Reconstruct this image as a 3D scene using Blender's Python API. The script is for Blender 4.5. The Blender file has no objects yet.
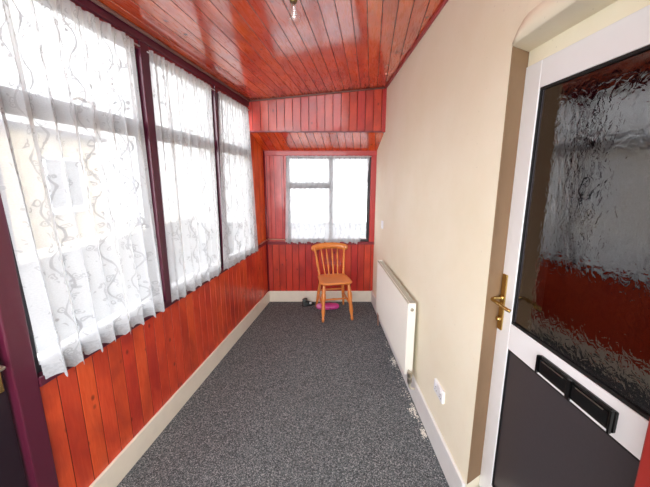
import bpy, bmesh, math, random
from mathutils import Vector, Matrix, noise
random.seed(7)
sc = bpy.context.scene
COL = sc.collection
PI = math.pi

# ------------------------------------------------------------------ materials
def lin(r, g, b):
    f = lambda c: (c/255/12.92) if c/255 <= .04045 else ((c/255+.055)/1.055)**2.4
    return (f(r), f(g), f(b), 1)

class NT:
    def __init__(s, name):
        s.m = bpy.data.materials.new(name); s.m.use_nodes = True
        s.t = s.m.node_tree; s.t.nodes.clear()
        s.out = s.t.nodes.new('ShaderNodeOutputMaterial')
    def n(s, typ, ins=None, **props):
        nd = s.t.nodes.new(typ)
        for k, v in props.items(): setattr(nd, k, v)
        for k, v in (ins or {}).items():
            if isinstance(v, bpy.types.NodeSocket): s.t.links.new(v, nd.inputs[k])
            else: nd.inputs[k].default_value = v
        return nd
    def math(s, op, a, b=0.0, c=0.0):
        nd = s.n('ShaderNodeMath', {0: a, 1: b, 2: c}, operation=op); return nd.outputs[0]
    def mix(s, f, a, b, blend='MIX'):
        nd = s.n('ShaderNodeMix', data_type='RGBA', blend_type=blend)
        for k, v in ((0, f), (6, a), (7, b)):
            if isinstance(v, bpy.types.NodeSocket): s.t.links.new(v, nd.inputs[k])
            else: nd.inputs[k].default_value = v
        return nd.outputs[2]
    def ramp(s, fac, stops):
        nd = s.n('ShaderNodeValToRGB', {0: fac}); e = nd.color_ramp.elements
        while len(e) < len(stops): e.new(.5)
        for x, (p, c) in zip(e, stops): x.position = p; x.color = c
        return nd.outputs[0]
    def noise(s, vec, scale, detail=4, rough=.55, dist=0):
        return s.n('ShaderNodeTexNoise', {'Vector': vec, 'Scale': scale, 'Detail': detail, 'Roughness': rough, 'Distortion': dist}).outputs[0]
    def bump(s, h, strength=.3, dist=.002):
        return s.n('ShaderNodeBump', {'Height': h, 'Strength': strength, 'Distance': dist}).outputs[0]
    def done(s, sh): s.t.links.new(sh, s.out.inputs[0]); return s.m
    def bsdf(s, **kw):
        ins = {k.replace('_', ' '): v for k, v in kw.items()}
        return s.n('ShaderNodeBsdfPrincipled', ins).outputs[0]

def plain(name, col, rough=.5, metal=0, coat=0, nscale=60, namt=.08, bump=.15):
    t = NT(name); co = t.n('ShaderNodeTexCoord').outputs['Object']
    nz = t.noise(co, nscale, 4)
    d = tuple(c*(1-namt*2) for c in col[:3])+(1,)
    c = t.mix(nz, d, col)
    return t.done(t.bsdf(Base_Color=c, Roughness=rough, Metallic=metal, Coat_Weight=coat, Normal=t.bump(nz, bump, .0006)))

def boards(name, ca, cb, cdark, w, rough=.3, coat=.3, knot=1.0):
    """varnished tongue and groove boards: uv.x across, uv.y along, metres"""
    t = NT(name); uv = t.n('ShaderNodeUVMap').outputs[0]
    sep = t.n('ShaderNodeSeparateXYZ', {0: uv}); u, v = sep.outputs[0], sep.outputs[1]
    idx = t.math('FLOOR', t.math('DIVIDE', u, w))
    wn = t.n('ShaderNodeTexWhiteNoise', {'W': idx}, noise_dimensions='1D')
    r = wn.outputs[0]
    vv = t.math('ADD', v, t.math('MULTIPLY', r, 7.3))
    cmb = t.n('ShaderNodeCombineXYZ', {0: t.math('MULTIPLY', u, 9.0), 1: t.math('MULTIPLY', vv, .9), 2: t.math('MULTIPLY', r, 5.0)}).outputs[0]
    g1 = t.noise(cmb, 6, 5, .6, 1.2)
    cm2 = t.n('ShaderNodeCombineXYZ', {0: t.math('MULTIPLY', u, 1.6), 1: vv, 2: 0.0}).outputs[0]
    blot = t.noise(cm2, 3.2, 3, .5, .4)
    vor = t.n('ShaderNodeTexVoronoi', {'Vector': t.n('ShaderNodeCombineXYZ', {0: t.math('MULTIPLY', u, 1.0), 1: t.math('MULTIPLY', vv, .7), 2: 0.0}).outputs[0], 'Scale': 9.0, 'Randomness': 1.0})
    kn = t.ramp(vor.outputs['Distance'], [(0.05, (1, 1, 1, 1)), (.12, (0, 0, 0, 1))])
    c = t.mix(t.ramp(g1, [(.3, (0, 0, 0, 1)), (.7, (1, 1, 1, 1))]), ca, cb)
    c = t.mix(t.math('MULTIPLY', t.ramp(blot, [(.42, (0, 0, 0, 1)), (.68, (1, 1, 1, 1))]), .75), c, cdark)
    c = t.mix(t.math('MULTIPLY', kn, .75*knot), c, tuple(x*.35 for x in cdark[:3])+(1,))
    hs = t.n('ShaderNodeHueSaturation', {'Color': c, 'Value': t.math('ADD', t.math('MULTIPLY', r, .16), .93), 'Saturation': 1.02, 'Hue': t.math('ADD', t.math('MULTIPLY', r, .008), .497)})
    # dark seam where two boards meet
    fr = t.math('FRACT', t.math('DIVIDE', u, w)); edge = t.math('ABSOLUTE', t.math('SUBTRACT', fr, .5))
    seam = t.math('GREATER_THAN', edge, .5-.0022/w)
    c = t.mix(seam, hs.outputs[0], tuple(x*.25 for x in cdark[:3])+(1,))
    ro = t.math('ADD', t.math('MULTIPLY', g1, .16), rough-.06)
    return t.done(t.bsdf(Base_Color=c, Roughness=ro, Coat_Weight=coat, Coat_Roughness=.09, Coat_IOR=2.1, Normal=t.bump(t.math('ADD', g1, t.math('MULTIPLY', blot, 2.0)), .10, .002)))

def plaster(name, ca, cb):
    t = NT(name); co = t.n('ShaderNodeTexCoord').outputs['Object']
    a = t.noise(co, 1.6, 5, .6); b = t.noise(co, 26, 4)
    c = t.mix(t.ramp(a, [(.35, (0, 0, 0, 1)), (.7, (1, 1, 1, 1))]), ca, cb)
    sp = t.noise(co, 60, 2); c = t.mix(t.math('MULTIPLY', t.math('GREATER_THAN', sp, .74), .35), c, tuple(x*.6 for x in cb[:3])+(1,))
    return t.done(t.bsdf(Base_Color=c, Roughness=.75, Normal=t.bump(t.math('ADD', a, t.math('MULTIPLY', b, .35)), .35, .008)))

def carpet():
    t = NT('grey_loop_carpet'); co = t.n('ShaderNodeTexCoord').outputs['Object']
    v = t.n('ShaderNodeTexVoronoi', {'Vector': co, 'Scale': 210.0})
    f = t.noise(co, 130, 3, .7); big = t.noise(co, 2.2, 3)
    s1 = t.n('ShaderNodeSeparateColor', {0: v.outputs['Color']}).outputs[0]
    k = t.math('ADD', t.math('MULTIPLY', s1, .55), t.math('MULTIPLY', f, .6))
    c = t.ramp(k, [(.25, lin(54, 59, 62)), (.5, lin(96, 102, 105)), (.72, lin(136, 141, 144)), (.92, lin(208, 208, 210))])
    c = t.mix(t.math('MULTIPLY', big, .3), c, lin(84, 86, 90))
    return t.done(t.bsdf(Base_Color=c, Roughness=.95, Specular_IOR_Level=.1, Normal=t.bump(t.math('SUBTRACT', k, v.outputs['Distance']), .8, .006)))

def glass(name, gl=1.0, tint=(1, 1, 1, 1), wavy=0.0, rough=0.0, ior=1.5, fmin=0.0):
    t = NT(name)
    nrm = None
    if wavy:
        co = t.n('ShaderNodeTexCoord').outputs['Object']
        sc_ = t.n('ShaderNodeMapping', {'Vector': co, 'Scale': (1.0, 1.0, .75)}).outputs[0]
        w = t.noise(sc_, 34, 2, .5, 1.6)
        nrm = t.bump(w, wavy, .011)
    gi = {'Roughness': rough, 'Color': (gl, gl, gl, 1)}; fi = {'Blend': .5}
    if nrm: gi['Normal'] = nrm; fi['Normal'] = nrm
    g = t.n('ShaderNodeBsdfGlossy', gi).outputs[0]
    tr = t.n('ShaderNodeBsdfTransparent', {0: tint}).outputs[0]
    f = t.n('ShaderNodeLayerWeight', fi).outputs['Facing']      # Schlick reflectance, same from both faces of the pane
    f = t.math('ADD', t.math('MULTIPLY', t.math('POWER', f, 5.0), .96-fmin), .04+fmin)
    return t.done(t.n('ShaderNodeMixShader', {0: f, 1: tr, 2: g}).outputs[0])

def lace():
    t = NT('white_net_lace'); uv = t.n('ShaderNodeUVMap').outputs[0]
    sep = t.n('ShaderNodeSeparateXYZ', {0: uv}); u, v = sep.outputs[0], sep.outputs[1]
    wob = t.noise(uv, 9, 2)
    x = t.math('ADD', t.math('DIVIDE', u, .115), t.math('ADD', t.math('MULTIPLY', t.math('SINE', t.math('MULTIPLY', v, 31.0)), .20), t.math('MULTIPLY', wob, .35)))
    fx = t.math('ABSOLUTE', t.math('SUBTRACT', t.math('FRACT', x), .5))
    vine = t.math('LESS_THAN', fx, .032)
    # curled tendrils and open florets either side of the climbing vine
    duv = t.mix(.035, uv, t.n('ShaderNodeTexNoise', {'Vector': uv, 'Scale': 24.0, 'Detail': 1.0}).outputs['Color'], 'ADD')
    vo = t.n('ShaderNodeTexVoronoi', {'Vector': duv, 'Scale': 36.0, 'Randomness': .8})
    d_ = vo.outputs['Distance']
    ring = t.math('LESS_THAN', t.math('ABSOLUTE', t.math('SUBTRACT', d_, .36)), .075)
    pick = t.math('GREATER_THAN', t.n('ShaderNodeSeparateColor', {0: vo.outputs['Color']}).outputs[0], .38)
    near = t.math('LESS_THAN', fx, .30)
    ten = t.math('MULTIPLY', t.math('MULTIPLY', ring, near), pick)
    petal = t.math('MULTIPLY', t.math('LESS_THAN', d_, .15), t.math('MULTIPLY', near, pick))
    motif = t.math('MAXIMUM', t.math('MAXIMUM', vine, ten), petal)
    hem = t.math('LESS_THAN', v, .055)
    eye = t.math('GREATER_THAN', t.noise(uv, 90, 2), .53)
    hemm = t.math('MULTIPLY', hem, t.math('ADD', .55, t.math('MULTIPLY', eye, .4)))
    dens = t.math('MAXIMUM', motif, hemm)
    op = t.math('ADD', .74, t.math('MULTIPLY', dens, .205))
    op = t.math('ADD', op, t.math('MULTIPLY', t.math('SUBTRACT', t.noise(uv, 220, 1), .5), .16))
    # a net seen obliquely covers more: open area ** (1/cos)
    fc_ = t.n('ShaderNodeLayerWeight', {'Blend': .5}).outputs['Facing']
    cosv = t.math('MAXIMUM', t.math('SUBTRACT', 1.0, fc_), .30)
    op = t.math('SUBTRACT', 1.0, t.math('POWER', t.math('MAXIMUM', t.math('SUBTRACT', 1.0, op), .01), t.math('DIVIDE', 1.0, cosv)))
    d = t.n('ShaderNodeBsdfDiffuse', {0: (.70, .71, .74, 1)}).outputs[0]
    tl = t.n('ShaderNodeBsdfTranslucent', {0: t.mix(dens, (.74, .76, .79, 1), (.22, .23, .25, 1))}).outputs[0]
    cl = t.n('ShaderNodeMixShader', {0: .5, 1: d, 2: tl}).outputs[0]
    tr = t.n('ShaderNodeBsdfTransparent').outputs[0]
    return t.done(t.n('ShaderNodeMixShader', {0: op, 1: tr, 2: cl}).outputs[0])

def masonry(name, c1, c2, mortar, bw, bh):
    t = NT(name); uv = t.n('ShaderNodeUVMap').outputs[0]
    b = t.n('ShaderNodeTexBrick', {'Vector': uv, 'Color1': c1, 'Color2': c2, 'Mortar': mortar, 'Scale': 1.0, 'Mortar Size': .012, 'Brick Width': bw, 'Row Height': bh, 'Bias': -.1})
    nz = t.noise(uv, 3.0, 5)
    c = t.mix(t.math('MULTIPLY', nz, .5), b.outputs[0], c2)
    return t.done(t.bsdf(Base_Color=c, Roughness=.9, Normal=t.bump(b.outputs[1], -.5, .01)))

M = {
 'ceil': boards('varnished_ceiling_boards', lin(232, 102, 54), lin(214, 78, 42), lin(176, 52, 34), .085, .26, 1.0),
 'left': boards('varnished_wall_boards', lin(222, 90, 58), lin(204, 68, 44), lin(158, 44, 34), .088, .38, .15),
 'red':  boards('red_stained_boards', lin(204, 68, 52), lin(190, 54, 44), lin(150, 36, 32), .085, .36, .2),
 'orange': boards('orange_varnished_board', lin(236, 112, 50), lin(214, 84, 40), lin(180, 60, 34), .12, .35, .2, .6),
 'rose': boards('rose_painted_board', lin(204, 84, 84), lin(188, 66, 68), lin(140, 40, 46), .09, .4, .1, .2),
 'purple': plain('dark_plum_gloss_paint', lin(86, 25, 48), .32, coat=.3, nscale=25),
 'maroon': plain('maroon_gloss_paint', lin(128, 34, 46), .35, coat=.2, nscale=25),
 'redpaint': plain('red_gloss_paint', lin(186, 52, 50), .35, coat=.2, nscale=25),
 'postred': plain('brick_red_gloss_paint', lin(140, 38, 32), .4, nscale=25),
 'darkdoor': plain('near_black_plum_paint', lin(34, 18, 30), .4),
 'greyframe': plain('dark_grey_window_bar', lin(46, 44, 50), .45),
 'cream': plaster('cream_painted_plaster', lin(243, 236, 216), lin(237, 228, 203)),
 'reveal': plaster('brown_recess_lining', lin(146, 118, 88), lin(128, 100, 74)),
 'skirt_cream': plain('cream_gloss_skirting', lin(248, 241, 224), .4, nscale=12),
 'skirt_white': plain('white_gloss_skirting', lin(238, 238, 238), .35, nscale=10),
 'upvc': plain('white_plastic_frame', lin(236, 236, 240), .3, nscale=10, namt=.02),
 'black': plain('black_plastic', lin(12, 12, 13), .18),
 'gasket': plain('black_rubber_gasket', lin(18, 17, 18), .6),
 'brass': plain('polished_brass', lin(214, 180, 112), .2, metal=1, namt=.15),
 'oldbrass': plain('tarnished_brass', lin(120, 98, 58), .4, metal=1, namt=.15),
 'chrome': plain('dull_chrome', lin(190, 184, 170), .3, metal=1),
 'radiator': plain('white_radiator_enamel', lin(240, 238, 230), .3, nscale=8, namt=.02),
 'grille': plain('grey_radiator_grille', lin(190, 184, 168), .5),
 'socket': plain('white_socket_plastic', lin(240, 241, 246), .3, namt=.02),
 'conduit': plain('grey_brown_cable_sleeve', lin(140, 106, 100), .45),
 'copper': plain('painted_copper_pipe', lin(196, 150, 130), .35, metal=.4),
 'chairwood': plain('honey_pine_lacquer', lin(234, 144, 70), .3, coat=.4, nscale=18, namt=.12),
 'carpet': carpet(),
 'pane': glass('clear_window_glass'),
 'doorglass': glass('rippled_dark_door_glass', wavy=.075, rough=.02, tint=(.25, .22, .24, 1), fmin=.10),
 'lowglass': plain('smoked_textured_lower_glass', lin(66, 60, 64), .35, nscale=90, namt=.12, bump=.3),
 'bulbglass': glass('clear_bulb_glass', fmin=.06),
 'lace': lace(),
 'pink': plain('pink_fabric', lin(226, 74, 160), .55, nscale=40),
 'palepink': plain('pale_pink_fabric', lin(238, 150, 205), .55, nscale=40),
 'darkshoe': plain('dark_green_grey_leather', lin(40, 50, 52), .5),
 'greygreen': plain('grey_green_lining', lin(96, 112, 110), .7),
 'whitepatch': plain('white_shoe_patch', lin(215, 215, 215), .6),
 'crumb': plain('white_plaster_crumbs', lin(248, 244, 234), .9),
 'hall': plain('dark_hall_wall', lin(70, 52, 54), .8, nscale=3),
 'stone': masonry('buff_stone_wall', lin(205, 184, 140), lin(170, 150, 118), lin(120, 108, 92), .42, .16),
 'brick': masonry('grey_garden_wall', lin(150, 146, 140), lin(112, 110, 108), lin(90, 88, 86), .3, .09),
 'ground': plain('grey_paving', lin(120, 122, 122), .9, nscale=4, namt=.2),
 'slate': plain('slate_roof', lin(84, 84, 92), .7, nscale=6, namt=.2),
 'extwindow': plain('outside_dark_glass', lin(52, 58, 66), .1),
}

# ------------------------------------------------------------------ mesh helpers
def new(): return bmesh.new()
def tag(o, label=None, cat=None, group=None, kind=None):
    if label: o['label'] = label
    if cat: o['category'] = cat
    if group: o['group'] = group
    if kind: o['kind'] = kind
    return o
def empty(name, loc, rz=0, **kw):
    o = bpy.data.objects.new(name, None); COL.objects.link(o); o.location = loc; o.rotation_euler.z = rz
    o.empty_display_size = .05
    return tag(o, **kw)
def wpos(o):
    m = Matrix.Identity(4); c = []
    while o: c.append(o); o = o.parent
    for x in reversed(c): m = m @ Matrix.Translation(x.location) @ x.rotation_euler.to_matrix().to_4x4()
    return m
def obj(name, bm, mat, parent=None, local=False, smooth=False, base=None, bevel=0, **kw):
    """links bm (world coordinates unless local) as ONE mesh object"""
    bmesh.ops.recalc_face_normals(bm, faces=bm.faces)
    me = bpy.data.meshes.new(name)
    if not local:
        if parent: bm.transform(wpos(parent).inverted())
        else:
            if base is None:
                xs = [v.co for v in bm.verts]
                base = Vector(((min(c.x for c in xs)+max(c.x for c in xs))/2, (min(c.y for c in xs)+max(c.y for c in xs))/2, min(c.z for c in xs)))
            bm.transform(Matrix.Translation(-Vector(base)))
    bm.to_mesh(me); bm.free()
    for m in (mat if isinstance(mat, (list, tuple)) else [mat]): me.materials.append(M[m])
    if smooth:
        for p in me.polygons: p.use_smooth = True
    o = bpy.data.objects.new(name, me); COL.objects.link(o)
    if parent: o.parent = parent
    elif not local: o.location = base
    if bevel:
        b = o.modifiers.new('bevel', 'BEVEL'); b.width = bevel; b.segments = 2; b.limit_method = 'ANGLE'; b.angle_limit = .6
    return tag(o, **kw)

class Fr:
    """wall frame: a along the wall, n out of the wall into the room, z up"""
    def __init__(s, o, a, n): s.o = Vector(o); s.a = Vector(a); s.nn = Vector(n)
    def __call__(s, a, z, n=0): return s.o + s.a*a + s.nn*n + Vector((0, 0, z))
KL = .1412; kl = math.hypot(1, KL)
L = Fr((-1.322, 0, 0), (KL, 1, 0), (1/kl, -KL/kl, 0))
R = Fr((.70, 0, 0), (-.017, 1, 0), (-1, -.017, 0))
B = Fr((0, 4.05, 0), (1, 0, 0), (0, -1, 0))
D = Fr((.8365, 0, 0), (-.05, 1, 0), (-1, -.05, 0))
XL = lambda y: -1.322+KL*y
XR = lambda y: .70-.017*y

def hexa(bm, P, mi=0):
    vs = [bm.verts.new(p) for p in P]
    for f in ((0, 1, 2, 3), (7, 6, 5, 4), (0, 4, 5, 1), (1, 5, 6, 2), (2, 6, 7, 3), (3, 7, 4, 0)):
        q = bm.faces.new([vs[i] for i in f]); q.material_index = mi
    return vs
def box(bm, F, a0, a1, z0, z1, n0, n1, mi=0):
    hexa(bm, [F(a0, z0, n0), F(a1, z0, n0), F(a1, z1, n0), F(a0, z1, n0), F(a0, z0, n1), F(a1, z0, n1), F(a1, z1, n1), F(a0, z1, n1)], mi)
def wbox(bm, x0, x1, y0, y1, z0, z1): 
    hexa(bm, [(x0, y0, z0), (x1, y0, z0), (x1, y1, z0), (x0, y1, z0), (x0, y0, z1), (x1, y0, z1), (x1, y1, z1), (x0, y1, z1)])
def revolve(bm, p0, p1, prof, seg=16, mi=0):
    """prof = [(t, r)] along p0->p1"""
    p0, p1 = Vector(p0), Vector(p1); d = (p1-p0); ln = d.length; d.normalize()
    q = d.to_track_quat('Z', 'Y'); rings = []
    for t, r in prof:
        c = p0+d*ln*t
        rings.append([bm.verts.new(c+q @ Vector((r*math.cos(2*PI*i/seg), r*math.sin(2*PI*i/seg), 0))) for i in range(seg)])
    for A, C in zip(rings, rings[1:]):
        for i in range(seg):
            f = bm.faces.new((A[i], A[(i+1) % seg], C[(i+1) % seg], C[i])); f.material_index = mi
    bm.faces.new(rings[0][::-1]).material_index = mi; bm.faces.new(rings[-1]).material_index = mi
def tube(bm, pts, r, seg=10, mi=0):
    pts = [Vector(p) for p in pts]; rings = []
    rr = r if isinstance(r, (list, tuple)) else [r]*len(pts)
    for k, p in enumerate(pts):
        t = (pts[min(k+1, len(pts)-1)]-pts[max(k-1, 0)]).normalized()
        q = t.to_track_quat('Z', 'Y')
        rings.append([bm.verts.new(p+q @ Vector((rr[k]*math.cos(2*PI*i/seg), rr[k]*math.sin(2*PI*i/seg), 0))) for i in range(seg)])
    for A, C in zip(rings, rings[1:]):
        for i in range(seg):
            f = bm.faces.new((A[i], A[(i+1) % seg], C[(i+1) % seg], C[i])); f.material_index = mi
    bm.faces.new(rings[0][::-1]).material_index = mi; bm.faces.new(rings[-1]).material_index = mi
def curve(pts, n=6):
    """Catmull-Rom through pts"""
    P = [Vector(p) for p in pts]; P = [P[0]*2-P[1]]+P+[P[-1]*2-P[-2]]; out = []
    for i in range(1, len(P)-2):
        for k in range(n):
            t = k/n
            out.append(.5*((2*P[i])+(-P[i-1]+P[i+1])*t+(2*P[i-1]-5*P[i]+4*P[i+1]-P[i+2])*t*t+(-P[i-1]+3*P[i]-3*P[i+1]+P[i+2])*t**3))
    out.append(P[-2]); return out

def board_slab(f, a0, a1, b0, b1, w, thick=.03, gd=.005, gw=.0035, a_start=None):
    """closed slab whose face is tongue and groove; f(a, b, n) -> point; b0/b1 numbers or functions of a"""
    B0 = b0 if callable(b0) else (lambda a: b0); B1 = b1 if callable(b1) else (lambda a: b1)
    bm = new(); uvl = bm.loops.layers.uv.new('UVMap')
    prof = [(a0, 0)]
    i = math.floor(a0/w)+1
    while i*w < a1-.004:
        g = i*w
        if g-gw > a0: prof += [(g-gw, 0), (g, -gd), (g+gw, 0)]
        i += 1
    prof.append((a1, 0))
    def quad(q):
        vs = [bm.verts.new(f(a, b, n)) for a, b, n in q]; fc = bm.faces.new(vs)
        for lp, (a, b, n) in zip(fc.loops, q): lp[uvl].uv = (a, b)
    for (p, m), (q, k) in zip(prof, prof[1:]):
        quad([(p, B0(p), m), (q, B0(q), k), (q, B1(q), k), (p, B1(p), m)])
        quad([(p, B0(p), -thick), (q, B0(q), -thick), (q, B0(q), k), (p, B0(p), m)])
        quad([(p, B1(p), m), (q, B1(q), k), (q, B1(q), -thick), (p, B1(p), -thick)])
    quad([(a0, B0(a0), -thick), (a0, B1(a0), -thick), (a1, B1(a1), -thick), (a1, B0(a1), -thick)])
    quad([(a0, B0(a0), -thick), (a0, B0(a0), 0), (a0, B1(a0), 0), (a0, B1(a0), -thick)])
    quad([(a1, B0(a1), 0), (a1, B0(a1), -thick), (a1, B1(a1), -thick), (a1, B1(a1), 0)])
    bmesh.ops.remove_doubles(bm, verts=bm.verts, dist=1e-5)
    return bm
def uv_wall(bm, F, a0, a1, z0, z1, n0, n1):
    uvl = bm.loops.layers.uv.verify(); before = set(bm.faces)
    box(bm, F, a0, a1, z0, z1, n0, n1)
    for f in bm.faces:
        if f in before: continue
        for lp in f.loops:
            c = lp.vert.co; lp[uvl].uv = ((c.y if abs(f.normal.x) > .5 or True else c.x)+c.x*.3, c.z)

# ------------------------------------------------------------------ setting: shell
YN, YF = -.75, 4.05
EAVE = 2.41; CS = .092; YB = 3.57
bm = new(); wbox(bm, -1.62, 1.0, YN-.1, YF+.12, -.06, 0)
obj('floor', bm, 'carpet', base=(0, 0, 0), kind='structure')

# main ceiling, boards parallel to the window wall
cz = lambda a: EAVE+CS*a
def fc(a, b, n): return Vector((XL(b)+a, b, cz(a)-n))
bm = board_slab(fc, -.10, 2.35, YN-.05, YB+.02, .085)
g = bm.verts[:]+bm.edges[:]+bm.faces[:]
bmesh.ops.bisect_plane(bm, geom=g, plane_co=(.70+.06, 0, 2), plane_no=(1, .017, 0), clear_outer=True)
obj('ceiling', bm, 'ceil', kind='structure')
# lowered ceiling over the far window, falling to the far wall
SZ0, SZ1 = 2.115, 1.935
def fs(a, b, n): return Vector((XL(b)+a, b, SZ0+(b-YB)/(YF-YB)*(SZ1-SZ0)-n))
bm = board_slab(fs, -.05, 1.55, YB+.004, YF+.03, .085, gw=.003)
g = bm.verts[:]+bm.edges[:]+bm.faces[:]
bmesh.ops.bisect_plane(bm, geom=g, plane_co=(.70+.06, 0, 2), plane_no=(1, .017, 0), clear_outer=True)
obj('ceiling_lowered', bm, 'ceil', kind='structure')
# bulkhead between the two ceilings
BH = Fr((0, YB, 0), (1, 0, 0), (0, -1, 0))
bm = board_slab(lambda a, b, n: BH(a, b, n), XL(YB)-.02, XR(YB)+.02, SZ0-.012, lambda a: cz(a-XL(YB))+.01, .085)
obj('wall_bulkhead', bm, 'red', kind='structure')
bm = new(); box(bm, BH, XR(YB)-.035, XR(YB)+.005, SZ0-.02, cz(XR(YB)-XL(YB)), 0, .014)
obj('trim_1', bm, 'redpaint', bevel=.003, kind='structure')
bm = new(); tube(bm, [(XL(YB), YB-.012, cz(0)-.012), (XR(YB), YB-.012, cz(XR(YB)-XL(YB))-.012)], .008)
obj('trim_2', bm, 'conduit', smooth=True, kind='structure')
bm = new(); box(bm, BH, XL(YB), XR(YB)+.005, SZ0-.022, SZ0-.008, -.025, .012)
obj('trim_3', bm, 'maroon', kind='structure')
# bead where the main ceiling meets the plaster wall
bm = new(); c0 = lambda y: cz(XR(y)-XL(y))
tube(bm, [(XR(y)-.008, y, c0(y)-.01) for y in (YN, 1, 2, YB)], .012, 8)
obj('trim_4', bm, 'redpaint', smooth=True, kind='structure')

# window wall: boarding below, end board, header, posts
SILL = .79
bm = board_slab(lambda a, b, n: L(a, b, n), 1.147, 4.06, 0, SILL, .088, thick=.06)
w = obj('wall_left', bm, 'left', kind='structure')
bm = board_slab(lambda a, b, n: L(a, b, n), 3.60, 4.06, SILL+.04, 2.12, .30, thick=.06)
obj('wall_left_end', bm, 'orange', kind='structure')
def lstruct(name, a0, a1, z0, z1, n0, n1, mat, bevel=.004, F=L):
    bm = new(); box(bm, F, a0, a1, z0, z1, n0, n1); return obj(name, bm, mat, bevel=bevel, kind='structure')
lstruct('trim_5', YN, 3.60, 2.355, 2.44, -.06, .025, 'purple')            # header beam
lstruct('trim_6', YN, 3.60, 2.312, 2.357, -.06, .010, 'maroon', .002)     # header bead
bm = new(); tube(bm, [L(YN, 2.402, .034), L(1.5, 2.402, .034), L(3.58, 2.402, .034)], .010, 8)
obj('trim_7', bm, 'conduit', smooth=True, kind='structure')
lstruct('trim_8', 1.065, 1.147, 0, 2.36, -.06, .02, 'purple', .006)       # door post
lstruct('trim_9', 1.958, 2.029, SILL+.03, 2.36, -.06, .02, 'purple')
lstruct('trim_10', 2.82, 2.895, SILL+.03, 2.36, -.06, .02, 'purple')
lstruct('trim_11', 3.57, 3.60, SILL+.03, 2.40, -.06, .003, 'maroon')
lstruct('trim_12', 1.147, 3.62, SILL-.008, SILL+.035, -.08, .022, 'purple', .005)  # sill rail
lstruct('trim_13', 3.62, 4.05, SILL+.0, SILL+.04, -.06, .012, 'maroon')
# corner bead between window wall and far wall
bm = new(); tube(bm, [L(4.03, .152, .008), L(4.03, 1.95, .008)], .010, 8)
obj('trim_14', bm, 'maroon', smooth=True, kind='structure')
lstruct('baseboard_left', 1.147, 4.05, 0, .15, 0, .018, 'skirt_cream', .006)

# far wall
fx0, fx1 = XL(YF)-.02, XR(YF)+.02
W0, W1, WZ0, WZ1 = -.477, .565, .815, 1.885
bm = board_slab(lambda a, b, n: B(a, b, n), fx0, fx1, 0, .79, .085, thick=.08)
obj('wall_far', bm, 'red', kind='structure')
bm = board_slab(lambda a, b, n: B(a, b, n), fx0, W0, .79, 1.95, .17, thick=.08)
obj('wall_far_side', bm, 'rose', kind='structure')
bm = new(); box(bm, B, W0-.03, W0, .79, 1.90, 0, .012); obj('trim_15', bm, 'redpaint', bevel=.003, kind='structure')
bm = new(); box(bm, B, W1, fx1, .79, 1.93, -.08, .012); obj('trim_16', bm, 'redpaint', bevel=.003, kind='structure')
bm = new(); box(bm, B, fx0, fx1, WZ1, 2.0, -.08, .02); obj('trim_17', bm, 'redpaint', bevel=.004, kind='structure')
bm = new(); box(bm, B, fx0, fx1, .78, WZ0, -.08, .022); obj('trim_18', bm, 'maroon', bevel=.004, kind='structure')
bm = new(); box(bm, B, fx0+.01, XR(YF), 0, .15, 0, .018); obj('baseboard_far', bm, 'skirt_cream', bevel=.006, kind='structure')

# plaster house wall with the door recess
O0, O1, OT = .585, 1.28, 2.075
bm = new()
def rgrid(a0, a1, z0, z1):
    box(bm, R, a0, a1, z0, z1, -.30, 0)
rgrid(O1+.07, YF+.1, 0, 2.75)
hexa(bm, [R(O1, 0, 0), R(O1+.07, 0, 0), R(O1+.07, OT, 0), R(O1, OT, 0), R(O1+.058, 0, -.10), R(O1+.07, 0, -.10), R(O1+.07, OT, -.10), R(O1+.058, OT, -.10)])   # splayed side of the recess
box(bm, R, O1, O1+.07, OT, 2.75, -.30, 0); 
rgrid(O0, O1, OT, 2.75); rgrid(YN-.1, O0-.01, 0, 2.75)
bmesh.ops.remove_doubles(bm, verts=bm.verts, dist=1e-4)
obj('wall_right', bm, 'cream', kind='structure')
# thick lintel plaster bulging over the recess, with a broken edge
bm = new(); N = 26; top = []; bot = []
edge = []
for i in range(N+1):
    t = i/N; y = O1-.012-t*(O1-O0-.02)
    hh = .004+.07*min(1, t*9)**.6+.006*noise.noise(Vector((y*30, 2, 0)))
    edge.append((y, hh))
fr_, bk_ = [], []
rows = []
for y, hh in edge:
    rows.append([bm.verts.new(R(y, OT+z, n)) for z, n in ((0, -.005), (.001, .006), (hh*.5, .007), (hh*.9, .006), (hh, -.005))])
for r0, r1 in zip(rows, rows[1:]):
    for i in range(4): bm.faces.new((r0[i], r0[i+1], r1[i+1], r1[i]))
    bm.faces.new((r0[4], r0[0], r1[0], r1[4]))
bm.faces.new(rows[0]); bm.faces.new(rows[-1][::-1])
obj('trim_19', bm, 'cream', smooth=True, kind='structure')
# darker brown lining on the far side of the recess
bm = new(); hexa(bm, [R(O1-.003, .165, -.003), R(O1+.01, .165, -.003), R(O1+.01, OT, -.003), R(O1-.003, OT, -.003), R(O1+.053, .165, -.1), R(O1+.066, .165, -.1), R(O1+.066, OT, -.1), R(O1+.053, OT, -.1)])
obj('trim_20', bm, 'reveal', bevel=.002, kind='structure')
lstruct('baseboard_right', O1+.0, YF-.018, 0, .165, 0, .018, 'skirt_white', .006, F=R)
bm = new(); box(bm, D, O0-.02, 1.33, 2.021, 2.12, -.06, -.004); obj('trim_23', bm, 'cream', kind='structure')
# threshold step under the door
bm = new(); wbox(bm, .685, .95, O0+.001, O1-.004, 0, .10); obj('trim_21', bm, 'skirt_white', bevel=.004, kind='structure')
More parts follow.
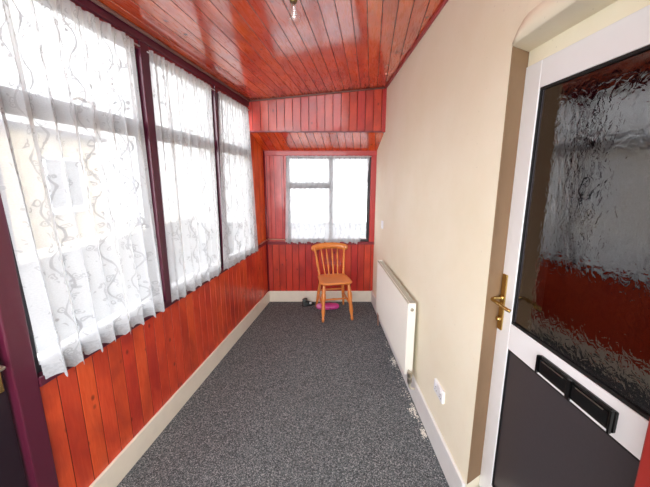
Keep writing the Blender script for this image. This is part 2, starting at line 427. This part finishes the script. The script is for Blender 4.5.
# red timber post at the near side of the recess
bm = new(); wbox(bm, .675, .80, O0-.09, O0-.001, 0, 2.02); obj('trim_22', bm, 'postred', bevel=.005, kind='structure')
NF = Fr((0, YN, 0), (1, 0, 0), (0, 1, 0)); NX0, NX1, NZ0, NZ1 = -1.35, .60, .80, 2.36
bm = new(); box(bm, NF, -1.6, NX0, 0, 2.7, -.12, 0); box(bm, NF, NX1, 1.0, 0, 2.7, -.12, 0); box(bm, NF, NX0, NX1, 0, NZ0, -.12, 0); box(bm, NF, NX0, NX1, NZ1, 2.7, -.12, 0)
obj('wall_near', bm, 'cream', base=(0, YN, 0), kind='structure')
# dark hall beyond the door
bm = new()
for b in ((1.0, 2.3, -.2, -.1, 0, 2.5), (1.0, 2.3, 2.2, 2.3, 0, 2.5), (2.3, 2.4, -.2, 2.3, 0, 2.5), (1.0, 2.4, -.2, 2.3, 2.5, 2.6), (1.0, 2.4, -.2, 2.3, -.1, 0)): wbox(bm, *b)
obj('wall_hallway', bm, 'hall', kind='structure')

# ------------------------------------------------------------------ windows
def window(n, F, a0, a1, z0, z1, bars, mat_frame='greyframe', off=-.045, d=.035, fw=.035, sill=True):
    root = empty('window_%d' % n, F((a0+a1)/2, z0, off), kind='structure')
    bm = new()
    box(bm, F, a0, a0+fw, z0, z1, off, off+d); box(bm, F, a1-fw, a1, z0, z1, off, off+d)
    box(bm, F, a0+fw, a1-fw, z1-fw, z1, off, off+d); box(bm, F, a0+fw, a1-fw, z0, z0+fw, off, off+d)
    obj('window_frame', bm, mat_frame, root, bevel=.003)
    for (b0, b1, y0, y1, nm) in bars:
        bm = new(); box(bm, F, b0, b1, y0, y1, off+.002, off+d+.004); obj(nm, bm, 'greyframe', root, bevel=.003)
    bm = new(); box(bm, F, a0+fw*.5, a1-fw*.5, z0+fw*.5, z1-fw*.5, off+.012, off+.018); obj('window_pane', bm, 'pane', root)
    if sill:
        bm = new(); box(bm, F, a0+.001, a1-.001, z0-.02, z0+.012, off-.10, off); box(bm, F, a0+fw, a1-fw, z0+.03, z0+.05, off-.01, off+d+.006)
        obj('window_sill', bm, 'upvc', root, bevel=.003)
    return root
for n, a0, a1 in ((1, 1.147, 1.958), (2, 2.029, 2.82), (3, 2.895, 3.575)):
    wroot = window(n, L, a0, a1, SILL+.036, 2.335, [(a0+.035, a1-.035, 1.84, 1.93, 'transom')])
    m_ = (a0+a1)/2; bm = new(); tube(bm, curve([L(m_-.05, 1.945, -.003), L(m_-.02, 1.955, .010), L(m_+.05, 1.945, .006)], 5), .006, 8)
    obj('window_stay', bm, 'brass', wroot, smooth=True)
window(4, B, W0, W1, WZ0, WZ1, [(.05, .10, WZ0+.035, WZ1-.035, 'mullion'), (W0+.035, .05, 1.49, 1.565, 'transom')], off=-.05)
window(5, NF, NX0, NX1, NZ0, NZ1, [(-.43, -.37, NZ0+.035, NZ1-.035, 'mullion')], off=-.08)  # unseen window added behind the camera to fill the room with daylight
# side door in the window wall (only its edge shows)
root = empty('door_1', L(.65, 0, 0), kind='structure')
bm = new(); a0, a1 = .22, 1.055
box(bm, L, a0, a1, 0, .92, -.05, -.005); box(bm, L, a0, a0+.09, .92, 2.33, -.05, -.005); box(bm, L, a1-.06, a1, .92, 2.33, -.05, -.005); box(bm, L, a0+.09, a1-.06, 2.24, 2.33, -.05, -.005)
obj('door_leaf', bm, 'darkdoor', root, bevel=.004)
bm = new(); box(bm, L, a0+.08, a1-.05, .90, 2.26, -.03, -.024); obj('door_pane', bm, 'pane', root)
bm = new(); box(bm, L, a1-.05, a1-.012, .84, 1.04, -.005, .003); h = obj('handle_plate', bm, 'brass', root, bevel=.002)
bm = new(); tube(bm, curve([L(a1-.03, .95, 0), L(a1-.03, .95, .04), L(a1-.045, .95, .048), L(a1-.14, .945, .046)], 5), .007, 10); obj('door_handle', bm, 'chrome', root, smooth=True)
lstruct('wall_left_near', YN, .215, 0, 2.34, -.06, 0, 'cream', 0)

# ------------------------------------------------------------------ white glazed door
root = empty('door_2', D(.95, .10, 0), kind='structure')
dz0, dz1, dy0, dy1 = .10, 2.02, .50, 1.275
GT, GB, PT, PB = 1.925, 1.01, .897, .20
yl = 1.245   # inner edge of the handle stile
def dbox(name, a0, a1, z0, z1, n0, n1, mat, par=root, bevel=.003):
    bm = new(); box(bm, D, a0, a1, z0, z1, n0, n1); return obj(name, bm, mat, par, bevel=bevel)
dbox('hinge_stile', dy0, dy0+.08, dz0, dz1, -.05, .0, 'upvc')
dbox('handle_stile', yl, 1.335, dz0, dz1, -.05, .0, 'upvc')
dbox('top_rail', dy0+.08, yl, GT, dz1, -.05, 0, 'upvc')
dbox('middle_rail', dy0+.08, yl, PT, GB, -.05, 0, 'upvc')
dbox('bottom_rail', dy0+.08, yl, dz0, PB, -.05, 0, 'upvc')
def gask(z0, z1, name='glazing_gasket'):
    bm = new(); g0, g1 = dy0+.08, yl; w = .008
    box(bm, D, g0, g1, z1-w, z1, -.014, -.004); box(bm, D, g0, g1, z0, z0+w, -.014, -.004)
    box(bm, D, g0, g0+w, z0, z1, -.014, -.004); box(bm, D, g1-.003, g1, z0, z1, -.014, -.004)
    return obj(name, bm, 'gasket', root)
gask(GB, GT); gask(PB, PT)
dbox('upper_pane', dy0+.075, yl+.005, GB-.005, GT+.005, -.020, -.012, 'doorglass', bevel=0)
dbox('lower_pane', dy0+.075, yl+.005, PB-.005, PT+.005, -.020, -.012, 'lowglass', bevel=0)
# letter plate
bm = new(); box(bm, D, .76, 1.055, .914, .980, -.002, .012)
lp = obj('letter_plate', bm, 'black', root, bevel=.004)
bm = new(); box(bm, D, .775, .900, .924, .969, .011, .016); box(bm, D, .92, 1.042, .924, .969, .011, .016)
obj('letter_flap', bm, 'black', lp, bevel=.004)
bm = new(); box(bm, D, .762, .768, .912, .982, .010, .022); box(bm, D, 1.047, 1.053, .912, .982, .010, .022); box(bm, D, .902, .918, .909, .978, .010, .020)
obj('letter_plate_ridge', bm, 'black', lp, bevel=.002)
bm = new(); box(bm, D, .79, .885, .9655, .968, .0155, .0175); box(bm, D, .935, 1.03, .9655, .968, .0155, .0175)
obj('flap_edge', bm, 'chrome', lp)
# lever handle on long brass plate
bm = new(); box(bm, D, 1.292, 1.322, .955, 1.205, 0, .009)
hp = obj('handle_plate', bm, 'brass', root, bevel=.003)
bm = new(); revolve(bm, D(1.307, 1.10, .008), D(1.307, 1.10, .016), [(0, .014), (1, .013)])
tube(bm, curve([D(1.307, 1.10, .01), D(1.307, 1.10, .045), D(1.298, 1.10, .058), D(1.27, 1.099, .060), D(1.20, 1.094, .055), D(1.185, 1.091, .048)], 6), .0075, 10)
obj('door_handle', bm, 'brass', hp, smooth=True)
bm = new(); revolve(bm, D(1.307, 1.005, .008), D(1.307, 1.005, .022), [(0, .012), (.7, .012), (1, .009)])
obj('lock_cylinder', bm, 'brass', hp, smooth=False)

# ------------------------------------------------------------------ lace curtains
def curtain(F, a0, a1, b0, b1, zt, zb, folds, off, seed, amp=.022, zt1=None):
    """a0..a1 at the rod, b0..b1 at the hem"""
    rnd = random.Random(seed); bm = new(); uvl = bm.loops.layers.uv.new('UVMap')
    nu, nv = folds*18, 46
    ph = [rnd.uniform(-.9, .9) for _ in range(folds+2)]; am = [rnd.uniform(.35, 1.5) for _ in range(folds+2)]
    zt1 = zt if zt1 is None else zt1
    W = abs(a1-a0)*1.7
    G = []
    for j in range(nv+1):
        t = j/nv; row = []                     # t=0 hem, 1 top
        for i in range(nu+1):
            s = i/nu; k = s*folds; ki = int(min(k, folds-1)); fr = k-ki
            P = ph[ki]*(1-fr)+ph[ki+1]*fr; A = am[ki]*(1-fr)+am[ki+1]*fr
            ang = 2*PI*k+P*(1.4-.6*t)
            aa = amp*A*(.45+.75*(1-t))
            if t > .97: aa *= .5
            fine = .004*math.sin(2*PI*k*3.1+seed)*(t**3)
            n = off+aa*math.sin(ang)+fine
            n = max(n, .006 if not (t > .97) else .004)
            a = (a0+(a1-a0)*s)*t+(b0+(b1-b0)*s)*(1-t)+.30*aa*math.sin(2*ang)
            ztop = zt+(zt1-zt)*s
            zl = zb+.006*math.sin(2*PI*k+1)+.004*math.sin(k*1.7+seed)
            z = zl+(ztop-zl)*t
            if t == 0: z += .016*abs(math.sin(PI*W*s/.055))-.010
            if t == 1: z += .006*abs(math.sin(2*PI*k))
            row.append((bm.verts.new(F(a, z, n)), (W*s+seed*.37, (ztop-zl)*t)))
        G.append(row)
    for r0, r1 in zip(G, G[1:]):
        for i in range(nu):
            q = (r0[i], r0[i+1], r1[i+1], r1[i]); f = bm.faces.new([x[0] for x in q])
            for lp, x in zip(f.loops, q): lp[uvl].uv = x[1]
    return bm
def hang(F, label, spec, rod):
    root = empty('net_curtain', F((spec[0]+spec[1])/2, spec[5], .03), label=label, cat='curtain', group='white net curtains')
    obj('lace_panel', curtain(F, *spec), 'lace', root, smooth=True)
    bm = new(); tube(bm, [F(rod[0], rod[2], rod[3]), F(rod[1], rod[2], rod[3])], .004, 8); obj('curtain_wire', bm, 'socket', root, smooth=True)
hang(L, 'largest white lace net curtain, on the window nearest the dark door post', (1.10, 1.875, 1.18, 1.93, 2.325, .805, 8, .045, 3, .024), (1.15, 1.94, 2.318, .03))
hang(L, 'white lace net curtain between the two plum mullions, middle of the window wall', (1.995, 2.72, 2.005, 2.70, 2.318, .805, 7, .042, 8, .020), (2.0, 2.80, 2.311, .03))
hang(L, 'narrow white lace net curtain on the window wall next to the orange end board', (2.84, 3.49, 2.76, 3.575, 2.315, .80, 6, .040, 14, .016), (2.86, 3.56, 2.308, .03))
hang(B, 'white net curtain over the small far window behind the pine chair', (W0+.005, W1-.015, W0-.03, .455, WZ1-.005, .80, 9, .026, 21, .010), (W0, W1, WZ1-.012, .03))

# ------------------------------------------------------------------ radiator
ra0, ra1, rz0, rz1 = 2.10, 3.30, .21, .755
root = empty('radiator', R(2.7, 0, .06), label='white panel radiator on the cream wall above the skirting', cat='radiator')
bm = new()
pts = []; a = ra0+.012; x = []
# pressed front panel: shallow vertical ribs between flat rims
prof = [(ra0, .070), (ra0, .083), (ra0+.012, .088)]
i = 0
while a < ra1-.03:
    prof += [(a+.004, .088), (a+.010, .085), (a+.018, .085), (a+.024, .088)]; a += .0333
prof += [(ra1-.012, .088), (ra1, .083), (ra1, .070)]
lo = [bm.verts.new(R(p, rz0, n)) for p, n in prof]; l2 = [bm.verts.new(R(p, rz0+.02, n)) for p, n in prof]
h2 = [bm.verts.new(R(p, rz1-.02, n)) for p, n in prof]; hi = [bm.verts.new(R(p, rz1, min(n, .080))) for p, n in prof]
for A, C in ((lo, l2), (l2, h2), (h2, hi)):
    for i in range(len(prof)-1): bm.faces.new((A[i], A[i+1], C[i+1], C[i]))
bm.faces.new(lo); bm.faces.new(hi[::-1])
bm.faces.new((lo[0], l2[0], h2[0], hi[0], hi[-1], h2[-1], l2[-1], lo[-1]))
obj('front_panel', bm, 'radiator', root)
bm = new(); box(bm, R, ra0, ra1, rz0, rz1-.005, .03, .042); obj('rear_panel', bm, 'radiator', root, bevel=.003)
bm = new()
for e0 in (ra0-.002, ra1-.001):
    bm = new(); box(bm, R, e0, e0+.003, rz0+.005, rz1+.002, .030, .086); obj('end_panel', bm, 'radiator', root, bevel=.001)
bm = new(); box(bm, R, ra0, ra1, rz1-.006, rz1+.001, .030, .036); box(bm, R, ra0, ra1, rz1-.006, rz1+.001, .078, .086)
k = ra0+.01
while k < ra1-.01: box(bm, R, k, k+.006, rz1-.006, rz1-.001, .036, .078); k += .016
obj('top_grille', bm, 'grille', root)
bm = new(); revolve(bm, R(ra0-.012, rz1-.045, .058), R(ra0, rz1-.045, .058), [(0, .008), (.3, .012), (1, .012)]); obj('bleed_valve', bm, 'chrome', root)
bm = new(); tube(bm, curve([R(ra0+.01, rz0+.03, .058), R(ra0-.03, rz0+.03, .058), R(ra0-.036, rz0+.02, .058), R(ra0-.040, rz0-.06, .056), R(ra0-.043, rz0-.085, .045), R(ra0-.045, rz0-.09, .001)], 5), .008, 10)
vp = obj('valve_pipe', bm, 'grille', root, smooth=True)
bm = new(); revolve(bm, R(ra0-.036, rz0-.05, .058), R(ra0-.036, rz0+.04, .058), [(0, .012), (.15, .016), (.45, .016), (.5, .012), (.6, .018), (.95, .020), (1, .014)]); obj('radiator_valve', bm, 'chrome', root, smooth=False)
bm = new(); tube(bm, curve([R(ra1-.01, rz0+.03, .058), R(ra1+.03, rz0+.03, .058), R(ra1+.036, rz0+.02, .058), R(ra1+.036, .0, .050)], 5), .008, 10)
obj('valve_pipe', bm, 'copper', root, smooth=True)
for a in (ra0+.2, ra1-.2):
    bm = new(); box(bm, R, a, a+.03, rz0+.05, rz1-.06, .001, .032); obj('wall_bracket', bm, 'grille', root)

# double socket
root = empty('wall_socket', R(1.655, .352, 0), label='white double wall socket low on the cream wall', cat='socket')
bm = new(); box(bm, R, 1.59, 1.725, .357, .432, 0, .016); sp = obj('faceplate', bm, 'socket', root, bevel=.004)
for c in (1.62, 1.69):
    bm = new(); box(bm, R, c-.008, c+.008, .408, .425, .0155, .020); obj('rocker_switch', bm, 'socket', root, bevel=.002)
    bm = new(); box(bm, R, c-.002, c+.002, .394, .403, .0155, .0168); box(bm, R, c-.013, c-.007, .376, .380, .0155, .0168); box(bm, R, c+.007, c+.013, .376, .380, .0155, .0168)
    obj('pin_holes', bm, 'black', root)
# light switch seen edge on
root = empty('light_switch', R(3.53, 1.065, 0), label='white light switch seen edge-on above the far end of the radiator', cat='switch')
bm = new(); box(bm, R, 3.488, 3.572, 1.065, 1.150, 0, .009); obj('faceplate', bm, 'socket', root, bevel=.002)
bm = new(); box(bm, R, 3.522, 3.538, 1.095, 1.12, .008, .013); obj('rocker_switch', bm, 'socket', root, bevel=.001)

# pipe on the window wall running into the far corner
bm = new(); tube(bm, curve([L(3.72, .848, .030), L(3.8, .85, .028), L(3.98, .852, .028), L(4.0, .852, .035)], 4), .008, 10)
tube(bm, curve([B(-.73, .852, .02), B(-.60, .85, .034), B(-.50, .845, .034)], 4), .008, 10)
obj('corner_pipe', bm, 'copper', smooth=True, label='thin pipe at sill height in the far left corner', cat='pipe')

# bulb in its holder on the ceiling
bx, by = -.145, 1.66; bz = cz(bx-XL(by))-.002
root = empty('ceiling_lamp', (bx, by, bz), label='clear glass light bulb in a dull brass holder on the board ceiling', cat='lamp')
bm = new(); revolve(bm, (bx, by, bz+.012), (bx, by, bz-.022), [(0, .045), (.5, .045), (1, .028)], 24); obj('ceiling_rose', bm, 'oldbrass', root, smooth=False)
bm = new(); revolve(bm, (bx, by, bz-.018), (bx, by, bz-.098), [(0, .018), (.3, .021), (.35, .018), (.9, .018), (1, .015)], 20); obj('lamp_holder', bm, 'oldbrass', root, smooth=False)
bm = new(); revolve(bm, (bx, by, bz-.095), (bx, by, bz-.195), [(0, .013), (.12, .014), (.3, .021), (.5, .028), (.68, .030), (.84, .025), (.95, .013), (1, .003)], 24)
bl = obj('light_bulb', bm, 'bulbglass', root, smooth=True)
bm = new(); tube(bm, [(bx-.008, by, bz-.10), (bx-.012, by, bz-.145), (bx, by, bz-.15), (bx+.012, by, bz-.145), (bx+.008, by, bz-.10)], .0012, 6); obj('filament', bm, 'chrome', bl)

# ------------------------------------------------------------------ pine chair
CH = empty('dining_chair', (.105, 3.67, 0), math.radians(10), label='honey pine spindle-back kitchen chair standing below the far window', cat='chair')
def part(name, bm, mat='chairwood', smooth=True, bevel=0): return obj(name, bm, mat, CH, local=True, smooth=smooth, bevel=bevel)
bm = new()      # saddled seat
n = 40; ring = []
def seat_r(th):
    c, s = math.cos(th), math.sin(th); e = .36
    x = math.copysign(abs(c)**e, c); y = math.copysign(abs(s)**e, s)
    wx = .196-.018*(y*.5+.5); return Vector((x*wx, y*.195-.015, 0))
lv = [(.418, .90), (.424, .97), (.434, 1.0), (.443, .99), (.447, .95)]
rg = [[bm.verts.new(Vector((seat_r(2*PI*i/n).x*s, seat_r(2*PI*i/n).y*s, z))) for i in range(n)] for z, s in lv]
for s, z in ((.8, .445), (.5, .438), (.2, .436)):
    rg.append([bm.verts.new(Vector((seat_r(2*PI*i/n).x*s, seat_r(2*PI*i/n).y*s, z))) for i in range(n)])
for A, C in zip(rg, rg[1:]):
    for i in range(n): bm.faces.new((A[i], A[(i+1) % n], C[(i+1) % n], C[i]))
bm.faces.new(rg[0][::-1]); bm.faces.new(rg[-1])
part('seat', bm)
LP = [(0, .015), (.06, .017), (.18, .020), (.20, .025), (.23, .018), (.26, .025), (.34, .028), (.44, .024), (.47, .017), (.49, .024), (.52, .017), (.60, .022), (.74, .023), (.84, .015), (.90, .013), (.915, .018), (.95, .016), (1, .012)]
for x, y, fx, fy in ((-.145, -.15, -.172, -.235), (.145, -.15, .172, -.235)):
    bm = new(); revolve(bm, (x, y, .425), (fx, fy, 0), LP, 14); part('leg', bm)
LR = [(0, .012), (.1, .014), (.3, .018), (.5, .020), (.7, .017), (.92, .013), (1, .012)]
for x, y, fx, fy in ((-.135, .12, -.178, .235), (.135, .12, .178, .235)):
    bm = new(); revolve(bm, (x, y, .425), (fx, fy, 0), LR, 14); part('leg', bm)
SP = [(0, .008), (.1, .009), (.42, .012), (.5, .015), (.58, .012), (.9, .009), (1, .008)]
def lerp(a, b, t): return tuple(p+(q-p)*t for p, q in zip(a, b))
for s in (-1, 1):
    p = lerp((.145*s, -.15, .425), (.172*s, -.235, 0), .60); q = lerp((.135*s, .12, .425), (.178*s, .235, 0), .55)
    bm = new(); revolve(bm, p, q, SP, 12); part('stretcher', bm)
p = lerp((.145, -.15, .425), (.172, -.235, 0), .60); q = lerp((.135, .12, .425), (.178, .235, 0), .55); m = lerp(p, q, .5)
bm = new(); revolve(bm, (-m[0], m[1], m[2]), m, SP, 12); part('stretcher', bm)
bm = new(); revolve(bm, lerp((-.135, .12, .425), (-.178, .235, 0), .42), lerp((.135, .12, .425), (.178, .235, 0), .42), SP, 12); part('stretcher', bm)
# back: posts, spindles, curved crest
BP = [(0, .012), (.08, .016), (.16, .012), (.19, .017), (.22, .012), (.45, .016), (.62, .015), (.70, .011), (.73, .016), (.76, .011), (.9, .015), (1, .012)]
cy = lambda x: .268-.5*(.22**2-x*x)*0+ .045*(1-(x/.24)**2)
for s in (-1, 1):
    bm = new(); revolve(bm, (.150*s, .135, .44), (.188*s, cy(.188), .765), BP, 14); part('back_post', bm)
SPI = [(0, .007), (.06, .010), (.12, .007), (.2, .009), (.35, .013), (.42, .008), (.45, .012), (.48, .008), (.6, .012), (.75, .011), (.85, .007), (1, .007)]
for x in (-.085, -.029, .029, .085):
    bm = new(); revolve(bm, (x*.92, .150, .44), (x*1.25, cy(x*1.25), .755), SPI, 12)
    part('back_spindle', bm)
bm = new(); N = 24; rows = []
for i in range(N+1):
    x = -.232+.464*i/N; t = x/.232
    zt = .818-.030*abs(t)**2.2-(.012 if abs(t) > .97 else 0); zb = .726+.014*(1-abs(t)**2)-.012*math.exp(-((abs(t)-.8)/.14)**2)+(.018 if abs(t) > .97 else 0)
    y = cy(x); d = .011
    rows.append([bm.verts.new(v) for v in ((x, y-d*.6+.0, zb), (x, y-d, (zb+zt)/2), (x, y-d*.3+.006, zt-.003), (x, y+.008, zt), (x, y+d+.008, zt-.006), (x, y+d, zb+.004))])
for A, C in zip(rows, rows[1:]):
    for i in range(6): bm.faces.new((A[i], A[(i+1) % 6], C[(i+1) % 6], C[i]))
bm.faces.new(rows[0][::-1]); bm.faces.new(rows[-1])
part('crest_rail', bm)

# ------------------------------------------------------------------ things on the carpet
def blob(bm, f, nu=24, nv=12, mi=None):
    G = []
    for j in range(nv+1):
        G.append([bm.verts.new(f(2*PI*i/nu, -PI/2+PI*j/nv)) for i in range(nu)])
    for A, C in zip(G, G[1:]):
        for i in range(nu): bm.faces.new((A[i], A[(i+1) % nu], C[(i+1) % nu], C[i]))
    bmesh.ops.remove_doubles(bm, verts=bm.verts, dist=1e-5)
def sup(v, e): return math.copysign(abs(v)**e, v)
root = empty('pink_pouch', (.035, 3.80, 0), math.radians(3), label='small rounded pink pouch lying on the carpet under the chair', cat='pouch')
bm = new(); blob(bm, lambda t, p: Vector((.145*sup(math.cos(t), .7)*sup(math.cos(p), .5), .055*sup(math.sin(t), .8)*sup(math.cos(p), .5), .034+.034*sup(math.sin(p), .6))))
obj('pouch_body', bm, 'pink', root, local=True, smooth=True)
bm = new(); tube(bm, curve([(-.14, -.005, .036), (-.12, -.048, .040), (-.03, -.0575, .042), (.06, -.056, .042), (.135, -.02, .038)], 5), .004, 8)
obj('zip', bm, 'palepink', root, local=True, smooth=True)
bm = new(); tube(bm, curve([(.02, -.058, .042), (.024, -.066, .034), (.026, -.066, .020)], 4), .003, 6)
obj('zip_pull', bm, 'darkshoe', root, local=True, smooth=True)
bm = new(); blob(bm, lambda t, p: Vector((-.10+.043*math.cos(t)*math.cos(p), .0+.050*math.sin(t)*math.cos(p), .042+.030*math.sin(p))))
obj('pale_end', bm, 'palepink', root, local=True, smooth=True)

root = empty('dark_shoe', (-.215, 3.905, 0), math.radians(25), label='dark shoe with grey-green opening beside the pink pouch', cat='shoe')
bm = new(); tube(bm, curve([(-.075, 0, .012), (-.03, .0, .012), (.05, 0, .012), (.085, 0, .012)], 4), [.012]*13, 8)
bm.free(); bm = new()
blob(bm, lambda t, p: Vector((.088*sup(math.cos(t), .8)*math.cos(p)**.6 if math.cos(p) > 0 else 0, .036*math.sin(t)*(max(math.cos(p), 0)**.6), .010+.010*sup(math.sin(p), .6))))
obj('sole', bm, 'black', root, local=True, smooth=True)
bm = new()
secs = [(-.082, .026, .075, .012), (-.06, .032, .085, .012), (-.02, .034, .075, .012), (.02, .036, .055, .012), (.06, .032, .038, .012), (.084, .012, .022, .012)]
G = []
for x, wy, h, z0 in secs:
    G.append([bm.verts.new((x, wy*math.cos(a)*(1-.25*max(0, math.sin(a))), z0+(h-z0)*max(0, math.sin(a)))) for a in [PI*i/10 for i in range(11)]])
for A, C in zip(G, G[1:]):
    for i in range(10): bm.faces.new((A[i], A[i+1], C[i+1], C[i]))
bm.faces.new(G[0]); bm.faces.new(G[-1][::-1])
obj('shoe_upper', bm, 'darkshoe', root, local=True, smooth=True)
bm = new(); revolve(bm, (-.045, 0, .076), (-.05, 0, .096), [(0, .024), (.6, .032), (1, .034)], 16); obj('shoe_collar', bm, 'greygreen', root, local=True, smooth=True)
bm = new(); blob(bm, lambda t, p: Vector((.02+.018*math.cos(t)*math.cos(p), -.026+.012*math.sin(t)*math.cos(p), .040+.016*math.sin(p)))); obj('white_patch', bm, 'whitepatch', root, local=True, smooth=True)

# plaster crumbs fallen along the skirting
rnd = random.Random(4); bm = new()
for cy_, n_, sx, sy in ((2.60, 90, .018, .06), (2.15, 24, .03, .04), (1.97, 110, .022, .07), (1.78, 100, .014, .035), (2.9, 20, .015, .1), (2.2, 60, .02, .5)):
    for _ in range(n_):
        y = cy_+rnd.gauss(0, sy*.6); x = XR(y)-.024-abs(rnd.gauss(0, sx)); r = rnd.uniform(.0015, .0055)
        m = Matrix.Translation((x, y, r*.5)) @ Matrix.Rotation(rnd.uniform(0, 6), 4, (rnd.random(), rnd.random(), 1)) @ Matrix.Diagonal((r, r*rnd.uniform(.6, 1.2), r*.6, 1))
        bmesh.ops.create_icosphere(bm, subdivisions=1, radius=1, matrix=m)
obj('plaster_crumbs', bm, 'crumb', kind='stuff', label='white plaster crumbs scattered on the carpet along the right skirting', cat='crumbs')

# ------------------------------------------------------------------ outside
bm = new(); wbox(bm, -14, 6, -8, 14, -.35, -.25); obj('ground', bm, 'ground', base=(0, 0, -.25), kind='structure')
HX = -6.2
E = Fr((HX, 0, 0), (0, 1, 0), (1, 0, 0))
root = empty('neighbour_house', (HX, 4, -.25), label='buff stone house seen through the lace curtains', cat='house')
bm = new(); uv_wall(bm, E, -3, 9, -.25, 2.6, -3, 0); obj('stone_wall', bm, 'stone', root)
bm = new(); hexa(bm, [E(-3.2, 2.6, .2), E(9.2, 2.6, .2), E(9.2, 2.6, -3.2), E(-3.2, 2.6, -3.2), E(-3.2, 2.7, .2), E(9.2, 2.7, .2), E(9.2, 3.2, -3.2), E(-3.2, 3.2, -3.2)]); obj('roof', bm, 'slate', root)
for a in (1.6, 4.6, 7.2):
    bm = new(); box(bm, E, a, a+.06, .9, 2.1, 0, .05); box(bm, E, a+1.04, a+1.1, .9, 2.1, 0, .05); box(bm, E, a, a+1.1, 2.04, 2.1, 0, .05); box(bm, E, a, a+1.1, .82, .96, 0, .08); box(bm, E, a+.52, a+.58, .9, 2.1, 0, .04)
    f = obj('house_window', bm, 'upvc', root); bm = new(); box(bm, E, a+.05, a+1.05, .95, 2.05, 0, .02); obj('house_pane', bm, 'extwindow', f)
root = empty('garden_wall', (-3.6, 4, -.25), label='low grey brick garden wall outside the windows', cat='wall')
G_ = Fr((-3.6, 0, 0), (0, 1, 0), (1, 0, 0))
bm = new(); uv_wall(bm, G_, -4, 9, -.25, .62, -.2, 0); obj('brickwork', bm, 'brick', root)
bm = new(); box(bm, G_, -4, 9, .62, .68, -.23, .03); obj('coping', bm, 'skirt_cream', root)

# ------------------------------------------------------------------ light
w = bpy.data.worlds.new('overcast_sky'); sc.world = w; w.use_nodes = True
nt = w.node_tree; bg = nt.nodes['Background']; bg.inputs[0].default_value = (.95, .975, 1.0, 1)
# overcast sky, with brightness added behind the camera as fill for the room
tc = nt.nodes.new('ShaderNodeTexCoord'); sx = nt.nodes.new('ShaderNodeSeparateXYZ'); nt.links.new(tc.outputs['Generated'], sx.inputs[0])
mr = nt.nodes.new('ShaderNodeMapRange'); mr.interpolation_type = 'SMOOTHSTEP'; nt.links.new(sx.outputs[1], mr.inputs[0])
for i, v in enumerate((-.1, -.8, 1.55, 5.0)): mr.inputs[i+1].default_value = v
nt.links.new(mr.outputs[0], bg.inputs[1])
def portal(name, F, a0, a1, z0, z1, off):
    l = bpy.data.lights.new(name, 'AREA'); l.shape = 'RECTANGLE'; l.size = (a1-a0)*1.0; l.size_y = z1-z0; l.cycles.is_portal = True
    o = bpy.data.objects.new(name, l); COL.objects.link(o); o.location = F((a0+a1)/2, (z0+z1)/2, off)
    o.rotation_euler = F.nn.to_track_quat('-Z', 'Z').to_euler()
    o.rotation_euler = (Matrix(((F.a.normalized().x, 0, -F.nn.x), (F.a.normalized().y, 0, -F.nn.y), (0, 1, 0)))).to_euler()
    return o
portal('window_daylight', L, 1.15, 3.6, .8, 2.36, -.13)
portal('added_window_daylight', NF, NX0, NX1, NZ0, NZ1, -.14)  # sky portal for the added window behind the camera
portal('far_window_daylight', B, W0, W1, WZ0, WZ1, -.13)

# ------------------------------------------------------------------ camera
cam = bpy.data.cameras.new('camera'); co = bpy.data.objects.new('camera', cam); COL.objects.link(co)
co.location = (0, 0, 1.6); co.rotation_euler = (math.radians(90-11.31), 0, 0)
cam.sensor_fit = 'HORIZONTAL'; cam.sensor_width = 36; cam.lens = 36*320/650; cam.clip_start = .02
sc.camera = co
sc.view_settings.view_transform = 'Standard'; sc.view_settings.look = 'None'; sc.view_settings.gamma = 1
sc.view_settings.use_curve_mapping = False; sc.view_settings.exposure = 1.38
sc.cycles.use_denoising = True
sc.cycles.max_bounces = 10; sc.cycles.diffuse_bounces = 5; sc.cycles.transparent_max_bounces = 24
sc.cycles.sample_clamp_indirect = 8
